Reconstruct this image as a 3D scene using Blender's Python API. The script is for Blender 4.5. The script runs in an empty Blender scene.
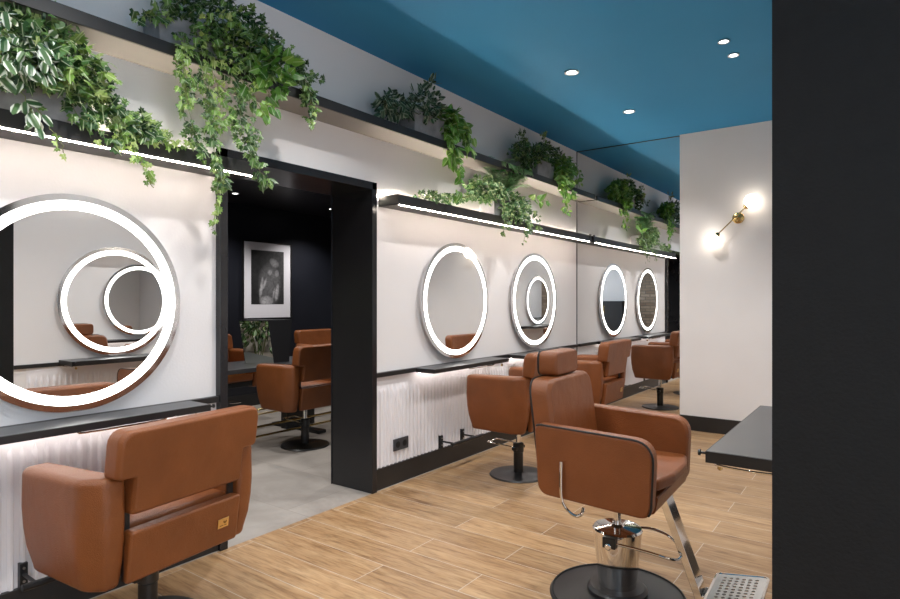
import bpy, bmesh, math, random
from mathutils import Vector, Matrix
random.seed(7)
C = bpy.context.scene.collection
PI = math.pi
R = math.radians

# ------------------------------------------------------------------ materials
def mat(name, col=(.8, .8, .8), rough=.5, metal=0, emit=None, strength=0, spec=.5, coat=0):
    m = bpy.data.materials.new(name); m.use_nodes = True
    b = m.node_tree.nodes['Principled BSDF']
    b.inputs['Base Color'].default_value = (*col, 1)
    b.inputs['Roughness'].default_value = rough
    b.inputs['Metallic'].default_value = metal
    b.inputs['Specular IOR Level'].default_value = spec
    b.inputs['Coat Weight'].default_value = coat
    if emit:
        b.inputs['Emission Color'].default_value = (*emit, 1)
        b.inputs['Emission Strength'].default_value = strength
    return m

def N(m, t, **kw):
    n = m.node_tree.nodes.new(t)
    for k, v in kw.items():
        if k in n.inputs: n.inputs[k].default_value = v
        else: setattr(n, k, v)
    return n
def L(m, a, ao, b, bi): m.node_tree.links.new(a.outputs[ao], b.inputs[bi])
def ramp(m, stops):
    n = N(m, 'ShaderNodeValToRGB'); e = n.color_ramp.elements
    while len(e) < len(stops): e.new(.5)
    for k, (p, c) in enumerate(stops):
        e[k].position = p; e[k].color = (*c, 1)
    return n
def bump(m, tex, out, dist, strength=1.0):
    b = m.node_tree.nodes['Principled BSDF']
    n = N(m, 'ShaderNodeBump'); n.inputs['Distance'].default_value = dist; n.inputs['Strength'].default_value = strength
    L(m, tex, out, n, 'Height'); L(m, n, 'Normal', b, 'Normal')

def noisy(name, c1, c2, rough, scale=8, spec=.5, bumpd=0, bscale=60, metal=0, detail=4):
    m = mat(name, c1, rough, metal, spec=spec)
    tc = N(m, 'ShaderNodeTexCoord'); n = N(m, 'ShaderNodeTexNoise', Scale=scale, Detail=detail)
    r = ramp(m, [(.3, c1), (.7, c2)])
    L(m, tc, 'Object', n, 'Vector'); L(m, n, 'Fac', r, 'Fac')
    L(m, r, 'Color', m.node_tree.nodes['Principled BSDF'], 'Base Color')
    if bumpd:
        n2 = N(m, 'ShaderNodeTexNoise', Scale=bscale, Detail=3); L(m, tc, 'Object', n2, 'Vector')
        bump(m, n2, 'Fac', bumpd)
    return m

M = {}
M['wall'] = noisy('wall_paint', (.72, .69, .68), (.75, .72, .71), .7, 2, bumpd=.0008, bscale=90, spec=.3)
M['flute'] = mat('fluted_white', (.78, .75, .76), .45)
M['blue'] = noisy('ceiling_blue', (.040, .250, .490), (.044, .262, .510), .6, 1.5, spec=.12)
M['black'] = noisy('black_lacquer', (.012, .012, .014), (.015, .015, .017), .24, 3)
M['charcoal'] = noisy('charcoal_paint', (.008, .0078, .0078), (.0095, .0093, .0093), .75, 30, spec=.25, bumpd=.0012, bscale=120)
M['trim'] = noisy('black_trim', (.013, .012, .012), (.017, .016, .016), .42, 5)
M['top'] = noisy('dark_worktop', (.035, .036, .039), (.042, .043, .046), .30, 6)
M['shelf_grey'] = mat('shelf_underside', (.20, .185, .17), .5)
M['darkwall'] = noisy('midnight_wall', (.010, .011, .016), (.014, .015, .021), .38, 2, bumpd=.001, bscale=20)
M['mirror'] = mat('mirror_silver', (.90, .91, .91), .0, 1)
M['rim'] = mat('mirror_rim', (.75, .76, .77), .08, 1)
M['chrome'] = mat('chrome', (.80, .79, .77), .07, 1)
M['steel'] = mat('brushed_steel', (.55, .54, .53), .28, 1)
M['brass'] = mat('brass', (.62, .45, .19), .22, 1)
M['gold'] = mat('gold_plate', (.78, .55, .24), .3, 1)
M['goldmark'] = mat('engraved_gold', (.30, .19, .07), .5, 1)
M['satin'] = mat('black_metal', (.012, .012, .013), .35)
M['rubber'] = mat('black_rubber', (.010, .010, .010), .6)
M['piping'] = mat('black_piping', (.01, .009, .009), .4)
M['ring'] = mat('lit_ring', (.9, .9, .9), .5, emit=(1, .97, .92), strength=4.5)
M['led'] = mat('led_strip', (.9, .9, .9), .5, emit=(1, .87, .76), strength=48)
M['ledup'] = mat('led_strip_up', (.9, .9, .9), .5, emit=(1, .87, .72), strength=240)
M['lamp'] = mat('lamp_glow', (.9, .9, .9), .5, emit=(1, .98, .98), strength=6)
M['globe'] = mat('opal_globe', (.9, .9, .9), .3, emit=(1, .90, .76), strength=5)
M['fillpane'] = mat('glowing_fill_pane', (.8, .8, .8), .4, emit=(.80, .90, 1), strength=3.0)  # cool glow for the added panes that brighten the room
M['underled'] = mat('under_shelf_strip', (.9, .9, .9), .5, emit=(1, .92, .88), strength=19)
M['white'] = mat('white_enamel', (.75, .75, .76), .3)
M['concrete'] = noisy('grey_planter', (.17, .17, .18), (.27, .27, .28), .7, 14, bumpd=.002, bscale=40)
M['plastic'] = mat('black_socket', (.045, .045, .05), .35)
M['holeshade'] = mat('painted_recess', (.004, .004, .004), .6)
M['matboard'] = mat('mat_board', (.72, .70, .73), .7)
M['cabinet'] = mat('dark_cabinet', (.012, .012, .014), .5)
M['soil'] = noisy('soil', (.02, .014, .01), (.05, .035, .02), .9, 40)

# leather
m = noisy('brown_leather', (.168, .050, .0125), (.228, .070, .019), .40, 5, spec=.4, detail=6)
tc = N(m, 'ShaderNodeTexCoord'); v = N(m, 'ShaderNodeTexVoronoi', Scale=260.0); n = N(m, 'ShaderNodeTexNoise', Scale=14.0, Detail=5.0)
L(m, tc, 'Object', v, 'Vector'); L(m, tc, 'Object', n, 'Vector')
mx = N(m, 'ShaderNodeMath', operation='MULTIPLY_ADD'); mx.inputs[1].default_value = 4.0
L(m, n, 'Fac', mx, 0); L(m, v, 'Distance', mx, 2); bump(m, mx, 'Value', .0010)
M['leather'] = m

# oak planks
m = mat('oak_planks', rough=.38, spec=.4)
b = m.node_tree.nodes['Principled BSDF']
tc = N(m, 'ShaderNodeTexCoord')
mp = N(m, 'ShaderNodeMapping'); mp.inputs['Location'].default_value = (.35, .02, 0)
L(m, tc, 'Object', mp, 'Vector')
br = N(m, 'ShaderNodeTexBrick', offset=.37, offset_frequency=2, squash=1)
for k, vv in {'Scale': 1.0, 'Mortar Size': .0018, 'Mortar Smooth': .1, 'Bias': 0.0, 'Brick Width': 1.2, 'Row Height': .2}.items():
    br.inputs[k].default_value = vv
br.inputs['Color1'].default_value = (0, 0, 0, 1); br.inputs['Color2'].default_value = (1, 1, 1, 1); br.inputs['Mortar'].default_value = (.5, .5, .5, 1)
L(m, mp, 'Vector', br, 'Vector')
st = N(m, 'ShaderNodeMapping'); st.inputs['Scale'].default_value = (1.0, 9.0, 1)
L(m, tc, 'Object', st, 'Vector')
ad = N(m, 'ShaderNodeVectorMath', operation='MULTIPLY_ADD'); ad.inputs[1].default_value = (23.0, 17.0, 5.0)
L(m, br, 'Color', ad, 0); L(m, st, 'Vector', ad, 2)
g1 = N(m, 'ShaderNodeTexNoise', Scale=1.6, Detail=8.0, Roughness=.62, Distortion=1.1); L(m, ad, 'Vector', g1, 'Vector')
g2 = N(m, 'ShaderNodeTexNoise', Scale=9.0, Detail=4.0, Roughness=.6, Distortion=.3); L(m, ad, 'Vector', g2, 'Vector')
rp = ramp(m, [(.30, (.20, .105, .045)), (.44, (.36, .215, .105)), (.60, (.44, .285, .150)), (.78, (.52, .355, .205))])
L(m, g1, 'Fac', rp, 'Fac')
mg = N(m, 'ShaderNodeMix', data_type='RGBA', blend_type='MULTIPLY'); mg.inputs['Factor'].default_value = .75
rg = ramp(m, [(.3, (.55, .50, .45)), (.55, (1, 1, 1))]); L(m, g2, 'Fac', rg, 'Fac')
m.node_tree.links.new(rp.outputs['Color'], mg.inputs[6]); m.node_tree.links.new(rg.outputs['Color'], mg.inputs[7])
tint = ramp(m, [(0, (.80, .78, .75)), (1, (1.12, 1.12, 1.12))]); L(m, br, 'Color', tint, 'Fac')
mt = N(m, 'ShaderNodeMix', data_type='RGBA', blend_type='MULTIPLY'); mt.inputs['Factor'].default_value = 1
m.node_tree.links.new(mg.outputs[2], mt.inputs[6]); m.node_tree.links.new(tint.outputs['Color'], mt.inputs[7])
mo = N(m, 'ShaderNodeMix', data_type='RGBA'); mo.inputs[7].default_value = (.50, .43, .36, 1)
m.node_tree.links.new(mt.outputs[2], mo.inputs[6]); L(m, br, 'Fac', mo, 'Factor')
m.node_tree.links.new(mo.outputs[2], b.inputs['Base Color'])
bump(m, g2, 'Fac', .0006)
M['oak'] = m

# grey tiles
m = mat('grey_tiles', rough=.42, spec=.4)
b = m.node_tree.nodes['Principled BSDF']
tc = N(m, 'ShaderNodeTexCoord')
br = N(m, 'ShaderNodeTexBrick', offset=.5)
for k, vv in {'Scale': 1.0, 'Mortar Size': .002, 'Mortar Smooth': .1, 'Brick Width': 1.2, 'Row Height': .6}.items():
    br.inputs[k].default_value = vv
br.inputs['Color1'].default_value = (.9, .9, .9, 1); br.inputs['Color2'].default_value = (1.05, 1.05, 1.05, 1); br.inputs['Mortar'].default_value = (.7, .7, .7, 1)
n1 = N(m, 'ShaderNodeTexNoise', Scale=2.2, Detail=9.0, Roughness=.65, Distortion=.5)
L(m, tc, 'Object', br, 'Vector'); L(m, tc, 'Object', n1, 'Vector')
rp = ramp(m, [(.3, (.25, .222, .195)), (.7, (.40, .362, .325))]); L(m, n1, 'Fac', rp, 'Fac')
mt = N(m, 'ShaderNodeMix', data_type='RGBA', blend_type='MULTIPLY'); mt.inputs['Factor'].default_value = 1
m.node_tree.links.new(rp.outputs['Color'], mt.inputs[6]); m.node_tree.links.new(br.outputs['Color'], mt.inputs[7])
m.node_tree.links.new(mt.outputs[2], b.inputs['Base Color'])
M['tile'] = m

# stone bricks
def stone(name, c1, c2, mort, w, h, ms):
    m = mat(name, rough=.85)
    b = m.node_tree.nodes['Principled BSDF']
    tc = N(m, 'ShaderNodeTexCoord')
    mp = N(m, 'ShaderNodeMapping'); mp.inputs['Rotation'].default_value = (R(90), 0, 0)
    L(m, tc, 'Object', mp, 'Vector')
    wv = N(m, 'ShaderNodeTexNoise', Scale=5.0); L(m, mp, 'Vector', wv, 'Vector')
    ad = N(m, 'ShaderNodeVectorMath', operation='MULTIPLY_ADD'); ad.inputs[1].default_value = (.03, .03, .03)
    L(m, wv, 'Color', ad, 0); L(m, mp, 'Vector', ad, 2)
    br = N(m, 'ShaderNodeTexBrick')
    for k, vv in {'Scale': 1.0, 'Mortar Size': ms, 'Brick Width': w, 'Row Height': h}.items(): br.inputs[k].default_value = vv
    br.inputs['Color1'].default_value = (*c1, 1); br.inputs['Color2'].default_value = (*c2, 1); br.inputs['Mortar'].default_value = (*mort, 1)
    L(m, ad, 'Vector', br, 'Vector'); L(m, br, 'Color', b, 'Base Color')
    bump(m, br, 'Fac', -.01)
    return m
M['brick'] = stone('brown_brick', (.20, .15, .11), (.32, .26, .20), (.14, .12, .10), .24, .075, .008)
M['stone'] = stone('pale_stone', (.62, .58, .50), (.42, .36, .29), (.35, .32, .28), .34, .14, .012)

def leafmat(name, stops, white=0, edge=(.8, .85, .6)):
    m = mat(name, rough=.42, spec=.4)
    nt = m.node_tree; b = nt.nodes['Principled BSDF']
    g = N(m, 'ShaderNodeNewGeometry'); r = ramp(m, stops); L(m, g, 'Random Per Island', r, 'Fac')
    uv = N(m, 'ShaderNodeUVMap', uv_map='UVMap'); sx = N(m, 'ShaderNodeSeparateXYZ'); L(m, uv, 'UV', sx, 'Vector')
    mix = N(m, 'ShaderNodeMix', data_type='RGBA'); mix.inputs[7].default_value = (*edge, 1)
    if white == 1:      # pale bands beside the midrib
        er = ramp(m, [(.0, (0, 0, 0)), (.22, (0, 0, 0)), (.34, (1, 1, 1)), (.62, (1, 1, 1)), (.74, (0, 0, 0)), (1, (0, 0, 0))]); L(m, sx, 'X', er, 'Fac')
        L(m, er, 'Color', mix, 'Factor')
    elif white == 2:    # pale margin or blotch
        tc = N(m, 'ShaderNodeTexCoord'); nn = N(m, 'ShaderNodeTexNoise', Scale=45.0, Detail=1.0); L(m, tc, 'Object', nn, 'Vector')
        er = ramp(m, [(.52, (0, 0, 0)), (.62, (.8, .8, .8))]); L(m, nn, 'Fac', er, 'Fac'); L(m, er, 'Color', mix, 'Factor')
    else:               # paler midrib
        er = ramp(m, [(.0, (.45, .45, .45)), (.12, (0, 0, 0))]); L(m, sx, 'X', er, 'Fac'); L(m, er, 'Color', mix, 'Factor')
    nt.links.new(r.outputs['Color'], mix.inputs[6]); nt.links.new(mix.outputs[2], b.inputs['Base Color'])
    tr = N(m, 'ShaderNodeBsdfTranslucent'); nt.links.new(mix.outputs[2], tr.inputs['Color'])
    ms = N(m, 'ShaderNodeMixShader'); ms.inputs[0].default_value = .22
    out = nt.nodes['Material Output']
    nt.links.new(b.outputs[0], ms.inputs[1]); nt.links.new(tr.outputs[0], ms.inputs[2]); nt.links.new(ms.outputs[0], out.inputs['Surface'])
    return m
M['ivy'] = leafmat('ivy_green', [(0, (.014, .045, .014)), (.45, (.040, .105, .028)), (.8, (.10, .20, .050)), (1, (.30, .38, .13))])
M['ivydark'] = leafmat('ivy_dark', [(0, (.014, .042, .012)), (.5, (.045, .110, .025)), (.85, (.11, .21, .045)), (1, (.24, .36, .09))])
M['ivylight'] = leafmat('ivy_light', [(0, (.08, .17, .03)), (.6, (.19, .32, .06)), (1, (.36, .46, .15))])
M['pothos'] = leafmat('pothos_green', [(0, (.05, .15, .02)), (.6, (.13, .30, .04)), (1, (.26, .42, .08))], 0)
M['varieg'] = leafmat('variegated', [(0, (.03, .09, .03)), (1, (.10, .18, .07))], 1, (.72, .76, .66))
M['striped'] = leafmat('dark_striped', [(0, (.015, .045, .022)), (1, (.05, .11, .05))], 1, (.30, .36, .26))
M['blotch'] = leafmat('blotched', [(0, (.03, .10, .03)), (1, (.12, .25, .07))], 2, (.55, .62, .34))
M['fern'] = leafmat('fern_green', [(0, (.03, .17, .04)), (1, (.11, .38, .10))])
M['stem'] = mat('vine_stem', (.14, .17, .05), .6)

# ------------------------------------------------------------------ helpers
def obj(name, bm, m, parent=None, bevel=0, seg=3, smooth=True, loc=None):
    bmesh.ops.recalc_face_normals(bm, faces=bm.faces)
    me = bpy.data.meshes.new(name); bm.to_mesh(me); bm.free()
    return link(name, me, m, parent, bevel, seg, smooth, loc)
def link(name, me, m, parent=None, bevel=0, seg=3, smooth=True, loc=None):
    me.materials.append(m)
    o = bpy.data.objects.new(name, me); C.objects.link(o)
    if parent: o.parent = parent
    if loc: o.location = loc
    if bevel or smooth:
        for p in me.polygons: p.use_smooth = True
    if bevel:
        md = o.modifiers.new('Bevel', 'BEVEL'); md.width = bevel; md.segments = seg; md.limit_method = 'ANGLE'; md.angle_limit = R(25)
        md.harden_normals = True
    elif smooth:
        me.set_sharp_from_angle(angle=R(35))
    return o
def tag(o, label, cat, group=None):
    o['label'] = label; o['category'] = cat
    if group: o['group'] = group
    return o
def thing(name, label, cat, loc=(0, 0, 0), rz=0, group=None):
    o = bpy.data.objects.new(name, None); C.objects.link(o); o.empty_display_size = .1
    o.location = loc; o.rotation_euler = (0, 0, rz)
    return tag(o, label, cat, group)
def struct(name, bm, m, bevel=0, smooth=False):
    o = obj(name, bm, m, None, bevel, 2, smooth); o['kind'] = 'structure'; return o
def dup(root, label=None, loc=None, rz=None, group=None):
    def cp(o, par):
        c = o.copy(); C.objects.link(c)
        if par: c.parent = par
        for ch in list(o.children): cp(ch, c)
        return c
    c = cp(root, None)
    if label: c['label'] = label
    if loc: c.location = loc
    if rz is not None: c.rotation_euler = (0, 0, rz)
    if group: c['group'] = group
    return c

def box(bm, x0, x1, y0, y1, z0, z1):
    v = [bm.verts.new((x, y, z)) for x in (x0, x1) for y in (y0, y1) for z in (z0, z1)]
    for f in ((0, 1, 3, 2), (4, 6, 7, 5), (0, 4, 5, 1), (2, 3, 7, 6), (0, 2, 6, 4), (1, 5, 7, 3)):
        bm.faces.new([v[i] for i in f])
    return bm
def B(*a):
    bm = bmesh.new()
    if len(a) == 6 and not hasattr(a[0], '__len__'): a = [a]
    for q in a: box(bm, *q)
    return bm
def loft(rings, cap=True, bm=None, closed=False):
    bm = bm or bmesh.new()
    R_ = [[bm.verts.new(p) for p in r] for r in rings]
    n = len(R_[0])
    prs = list(zip(R_, R_[1:])) + ([(R_[-1], R_[0])] if closed else [])
    for a, b in prs:
        for i in range(n):
            bm.faces.new((a[i], a[(i + 1) % n], b[(i + 1) % n], b[i]))
    if cap and not closed:
        bm.faces.new(R_[0][::-1]); bm.faces.new(R_[-1])
    return bm
def prism(pts, z0, z1, axis='z', bm=None, top=None):
    f = {'z': lambda p, h: (p[0], p[1], h), 'y': lambda p, h: (p[0], h, p[1]), 'x': lambda p, h: (h, p[0], p[1])}[axis]
    top = top or pts
    return loft([[f(p, z0) for p in pts], [f(p, z1) for p in top]], bm=bm)
def lathe(prof, seg=40, bm=None, axis='z', center=(0, 0, 0)):
    """prof: (r, h) list; closed at ends where r==0, else capped"""
    rings = []
    for r, h in prof:
        r = max(r, 1e-5); ring = []
        for i in range(seg):
            a = 2 * PI * i / seg
            if axis == 'z': p = (r * math.cos(a), r * math.sin(a), h)
            elif axis == 'x': p = (h, r * math.cos(a), r * math.sin(a))
            else: p = (r * math.cos(a), h, r * math.sin(a))
            ring.append((p[0] + center[0], p[1] + center[1], p[2] + center[2]))
        rings.append(ring)
    return loft(rings, bm=bm)
def annulus(r0, r1, x0, x1, seg=96):
    prof = [(r0, x0), (r1, x0), (r1, x1), (r0, x1)]
    rings = [[(h, r * math.cos(2 * PI * i / seg), r * math.sin(2 * PI * i / seg)) for i in range(seg)] for r, h in prof]
    return loft(rings, closed=True)
def tube(pts, r, seg=10, bm=None, closed=False):
    pts = [Vector(p) for p in pts]; n = len(pts); rings = []
    ref = None
    for i, p in enumerate(pts):
        if closed: t = pts[(i + 1) % n] - pts[i - 1]
        else: t = pts[min(i + 1, n - 1)] - pts[max(i - 1, 0)]
        t.normalize()
        if ref is None:
            ref = t.orthogonal().normalized()
        ref = (ref - t * ref.dot(t)).normalized(); bi = t.cross(ref)
        rr = r[i] if hasattr(r, '__len__') else r
        rings.append([p + (ref * math.cos(2 * PI * k / seg) + bi * math.sin(2 * PI * k / seg)) * rr for k in range(seg)])
    return loft(rings, bm=bm, closed=closed)
def smoothpath(pts, n=6):
    pts = [Vector(p) for p in pts]; out = []
    P = [pts[0]] + pts + [pts[-1]]
    for i in range(1, len(P) - 2):
        for k in range(n):
            t = k / n; a, b, c, d = P[i - 1:i + 3]
            out.append(.5 * ((2 * b) + (c - a) * t + (2 * a - 5 * b + 4 * c - d) * t * t + (3 * b - a - 3 * c + d) * t ** 3))
    out.append(pts[-1]); return out
def roundpoly(pts, rads, seg=6):
    out = []; n = len(pts)
    for i in range(n):
        p = Vector(pts[i]); a = Vector(pts[i - 1]) - p; b = Vector(pts[(i + 1) % n]) - p; r = rads[i] if hasattr(rads, '__len__') else rads
        if r <= 0: out.append(tuple(p)); continue
        a.normalize(); b.normalize(); ang = a.angle(b); d = r / math.tan(ang / 2)
        p0 = p + a * d; p1 = p + b * d
        for k in range(seg + 1):
            t = k / seg
            out.append(tuple(p0.lerp(p, t).lerp(p.lerp(p1, t), t)))
    return out

# ------------------------------------------------------------------ dimensions (metres, camera above the origin)
WX = -2.82           # left wall face
DX = -.22            # divider face
EY = 6.24            # end wall
CZ = 2.957           # ceiling
RY = -2.6            # rear wall
RX = 1.9             # right wall
BX = -3.17           # back of the left wall (other room side)
O0, O1 = 1.80, 2.975  # doorway casing outer edges
BRX = -6.3           # far wall of the dark room
BC = 2.45            # its ceiling

# ------------------------------------------------------------------ setting
struct('floor', B(-2.79, RX, RY, EY + .1, -.06, 0), M['oak'])
struct('floor.001', B(BRX - .1, -2.79, .9, 7.5, -.06, 0), M['tile'])
struct('ceiling', B(WX, RX, RY, EY + .1, CZ, CZ + .08), M['blue'])
struct('ceiling.001', B(BRX, BX, 1.0, 7.4, BC, BC + .08), M['darkwall'])
struct('wall_left', B((BX, WX, RY, O0 + .002, 0, CZ), (BX, WX, O1 - .002, EY + .1, 0, CZ), (BX, WX, O0 + .002, O1 - .002, 2.083, CZ)), M['wall'])
# end wall: mirrored bay next to the left wall, painted wall right of it
struct('wall_end', B((-1.692, RX, EY, EY + .1, 0, CZ),), M['wall'])
o = thing('wall_mirror_panel', 'full-height frameless mirror filling the end wall left of the white wall', 'mirror', ((WX - 1.692) / 2, EY + .03, 0))
hw = (-1.692 - WX) / 2 - .001
obj('glass', B(-hw, hw, 0, .02, .0, CZ - .008), M['mirror'], o, smooth=False)
obj('edge_trim', B((-hw, -hw + .006, -.004, 0, 0, CZ - .008), (-hw, hw, -.006, 0, CZ - .008, CZ - .001)), M['trim'], o, smooth=False)
struct('wall_right', B((RX, RX + .1, RY, EY + .1, 0, .5), (RX, RX + .1, RY, EY + .1, 2.6, CZ), (RX, RX + .1, 1.4, EY + .1, .5, 2.6), (RX, RX + .1, RY, -2.2, .5, 2.6)), M['wall'])
struct('fill_window_1', B((RX - .01, RX + .06, -2.2, 1.4, .5, .55), (RX - .01, RX + .06, -2.2, 1.4, 2.55, 2.6), (RX - .01, RX + .06, -2.2, -2.15, .5, 2.6), (RX - .01, RX + .06, 1.35, 1.4, .5, 2.6), (RX, RX + .05, -1.02, -.98, .55, 2.55), (RX, RX + .05, .18, .22, .55, 2.55)), M['trim'])  # added frame around the fill panes, out of view
struct('fill_window_2', B((RX + .02, RX + .03, -2.15, -1.02, .55, 2.55), (RX + .02, RX + .03, -.98, .18, .55, 2.55), (RX + .02, RX + .03, .22, 1.35, .55, 2.55)), M['fillpane'])  # unseen glowing panes, added as general fill light
struct('wall_rear', B((-.25, RX, RY - .1, RY, 0, CZ),), M['wall'])
struct('wall_rear.001', B((WX, -.25, RY - .1, RY, 0, CZ),), M['brick'])
# divider: black portal face towards the camera, white faces behind
struct('wall_divider', B(DX, .20, 1.72, 3.75, 0, CZ), M['wall'])
struct('wall_divider.001', B(DX, .20, 1.584, 1.72, 0, CZ), M['charcoal'])
# dark room shell
struct('wall_back_room', B((BRX - .1, BRX, 1.0, 7.4, 0, BC + .08)), M['darkwall'])
struct('wall_back_room.001', B((BRX, BX, 7.4, 7.5, 0, BC + .08)), M['darkwall'])
struct('wall_back_room.002', B((BRX, BX, .9, 1.0, 0, BC + .08)), M['stone'])
struct('wall_back_room.003', B((BX - .006, BX, 1.0, O0 + .05, 0, BC), (BX - .006, BX, O1 - .05, 7.4, 0, BC), (BX - .006, BX, O0 + .05, O1 - .05, 2.04, BC)), M['darkwall'])
struct('baseboard_back_room', B((BRX, BRX + .015, 1.0, 7.4, 0, .145)), M['trim'])

# doorway casing
struct('door_1', B((BX - .01, WX + .04, O0, O0 + .045, 0, 2.085), (BX - .01, WX + .04, O1 - .045, O1, 0, 2.085),
                   (BX - .01, WX + .04, O0, O1, 2.035, 2.085)), M['black'], bevel=.002)
# baseboards
struct('baseboard_left', B((WX, WX + .02, RY, O0, 0, .145), (WX, WX + .02, O1, EY, 0, .145)), M['trim'], bevel=.002)
struct('baseboard_end', B((-1.692, RX, EY - .015, EY, 0, .145),), M['trim'], bevel=.002)
struct('baseboard_right', B((DX - .015, DX, 1.72, 3.75, 0, .145),), M['trim'], bevel=.002)
struct('baseboard_rear', B((WX + .02, -.25, RY, RY + .015, 0, .145),), M['trim'], bevel=.002)

# thin black rails at worktop height
struct('trim_1', B((WX, WX + .032, RY, O0, .770, .800), (WX, WX + .032, O1, EY, .770, .800)), M['trim'], bevel=.001)
struct('trim_2', B((DX - .015, DX, 1.72, 3.75, .770, .800),), M['trim'], bevel=.001)

def flutes(y0, y1, xw, sgn, z0=.146, z1=.715, p=.042, d=.013):
    bm = bmesh.new(); n = int(round((y1 - y0) / p)); p = (y1 - y0) / n
    box(bm, min(xw, xw + sgn * .004), max(xw, xw + sgn * .004), y0, y1, z0, .769)
    x0 = xw + sgn * .004; x1 = x0 + sgn * d
    for i in range(n):
        a = y0 + (i + .24) * p; b = y0 + (i + .80) * p; a1 = y0 + (i + .42) * p; b1 = y0 + (i + .62) * p; c = (a + b) / 2
        v = [bm.verts.new(q) for q in ((x0, a, z0), (x1, a1, z0), (x1, b1, z0), (x0, b, z0), (x0, a, z1 - .03), (x1, a1, z1 - .06), (x1, b1, z1 - .06), (x0, b, z1 - .03), (x0, c, z1))]
        for f in ((0, 1, 5, 4), (1, 2, 6, 5), (2, 3, 7, 6), (4, 5, 8), (5, 6, 8), (6, 7, 8)): bm.faces.new([v[k] for k in f])
    return bm
struct('trim_3', flutes(RY + .02, O0, WX, 1), M['flute'])
struct('trim_4', flutes(O1 + .004, EY - .006, WX, 1), M['flute'])
struct('trim_5', flutes(1.80, 3.75, DX, -1), M['flute'])

# ------------------------------------------------------------------ shelves
def led_up(y0, y1, par):
    obj('uplight_strip', B(WX + .003, WX + .008, y0, y1, 2.006, 2.010), M['ledup'], par, smooth=False)
t = thing('wall_shelf', 'long upper shelf with black front edge running under the blue ceiling', 'shelf')
obj('board', B(WX + .001, -2.600, RY + .1, EY, 2.394, 2.444), M['shelf_grey'], t, smooth=False)
obj('front_edge', B(-2.600, -2.588, RY + .1, EY, 2.392, 2.447), M['trim'], t, bevel=.001)
obj('top_panel', B(WX + .001, -2.600, RY + .1, EY, 2.4445, 2.447), M['trim'], t, smooth=False)
t = thing('light_shelf', 'black lower shelf with glowing strip left of the doorway', 'shelf')
obj('board', prism([(WX + .001, RY + .1), (-2.64, RY + .1), (-2.64, 1.90), (-2.778, 1.90), (-2.778, O0 - .003), (WX + .001, O0 - .003)], 1.935, 2.005), M['trim'], t, bevel=.0015)
obj('light_strip', B((-2.6395, -2.6375, RY + .1, 1.895, 1.931, 1.936), (-2.645, -2.6395, RY + .1, 1.895, 1.931, 1.9345)), M['led'], t, smooth=False)
led_up(RY + .1, 1.78, t)
t = thing('light_shelf', 'black lower shelf with glowing strip right of the doorway above two round mirrors', 'shelf')
obj('board', B(WX + .001, -2.64, 3.03, EY, 1.935, 2.005), M['trim'], t, bevel=.0015)
obj('light_strip', B((-2.6395, -2.6375, 3.04, EY - .04, 1.931, 1.936), (-2.645, -2.6395, 3.04, EY - .04, 1.931, 1.9345)), M['led'], t, smooth=False)
obj('end_bracket', B(-2.645, -2.628, EY - .035, EY - .005, 1.925, 2.015), M['satin'], t, smooth=False)
led_up(3.0, EY - .01, t)

# ------------------------------------------------------------------ round mirrors
def round_mirror(label, loc, rz, group):
    t = thing('round_mirror', label, 'mirror', loc, rz, group)
    obj('backing', lathe([(.40, 0), (.40, .018), (.45, .020), (.45, .034)], 96, axis='x'), M['white'], t)
    obj('glass', lathe([(.3935, .034), (.3935, .0385)], 96, axis='x'), M['mirror'], t)
    obj('light_ring', annulus(.394, .433, .034, .039), M['ring'], t)
    obj('rim', annulus(.4335, .460, .030, .0395), M['rim'], t)
    return t
gm = 'round lit mirrors on the long wall'
mr = round_mirror('large round mirror with glowing ring at left edge of photo, left of doorway', (WX, 1.124, 1.285), 0, gm)
dup(mr, 'first round mirror with glowing ring right of the doorway', (WX, 3.91, 1.292))
dup(mr, 'round mirror with glowing ring beside the end mirror, second from doorway', (WX, 5.227, 1.292))
dup(mr, 'round lit mirror on the divider wall, seen only inside the large round mirror', (DX, 2.46, 1.285), PI)

# ------------------------------------------------------------------ stations
def station(label, loc, rz, group, depth=.205):
    t = thing('station_shelf', label, 'shelf', loc, rz, group)
    obj('worktop', B(.033, depth, -.515, .515, -.030, 0), M['top'], t, bevel=.002)
    obj('edge_band', B((depth, depth + .003, -.517, .517, -.031, -.001), (.034, depth, -.518, -.515, -.031, -.001), (.034, depth, .515, .518, -.031, -.001)), M['trim'], t, smooth=False)
    obj('under_light', B(.050, .058, -.50, .50, -.036, -.0305), M['underled'], t, smooth=False)
    p = obj('hook_peg', lathe([(.005, 0), (.005, .022), (.010, .024), (.010, .030)], 16, axis='y', center=(depth - .02, .518, -.015)), M['satin'], t)
    obj('tool_rail', tube(smoothpath([(depth - .015, -.05, -.032), (depth - .015, -.03, -.040), (depth - .015, .28, -.040), (depth - .015, .30, -.032)], 4), .004), M['chrome'], t)
    bm = lathe([(.003, -.031), (.003, -.046), (.009, -.048), (.009, -.062), (.004, -.066)], 14, center=(depth - .03, .46, 0))
    obj('hook', bm, M['brass'], t)
    return t
gs = 'station shelves along the long wall'
s0 = station('dark station shelf under the first mirror right of the doorway', (WX, 3.91, .80), 0, gs)
dup(s0, 'dark station shelf under the large mirror, behind front-left chair', (WX, 1.124, .80))
dup(s0, 'dark station shelf under the mirror nearest the end wall', (WX, 5.227, .80))
t = thing('station_shelf', 'thick dark grey station shelf on the black pillar wall, facing barber chair', 'shelf', (DX, 2.535, .818), PI)
obj('worktop', B(.003, .247, -.508, .508, -.036, 0), M['top'], t, bevel=.002)
obj('edge_band', B((.247, .250, -.511, .511, -.037, -.001), (.003, .250, .508, .511, -.037, -.001), (.003, .250, -.511, -.508, -.037, -.001)), M['trim'], t, smooth=False)
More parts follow.
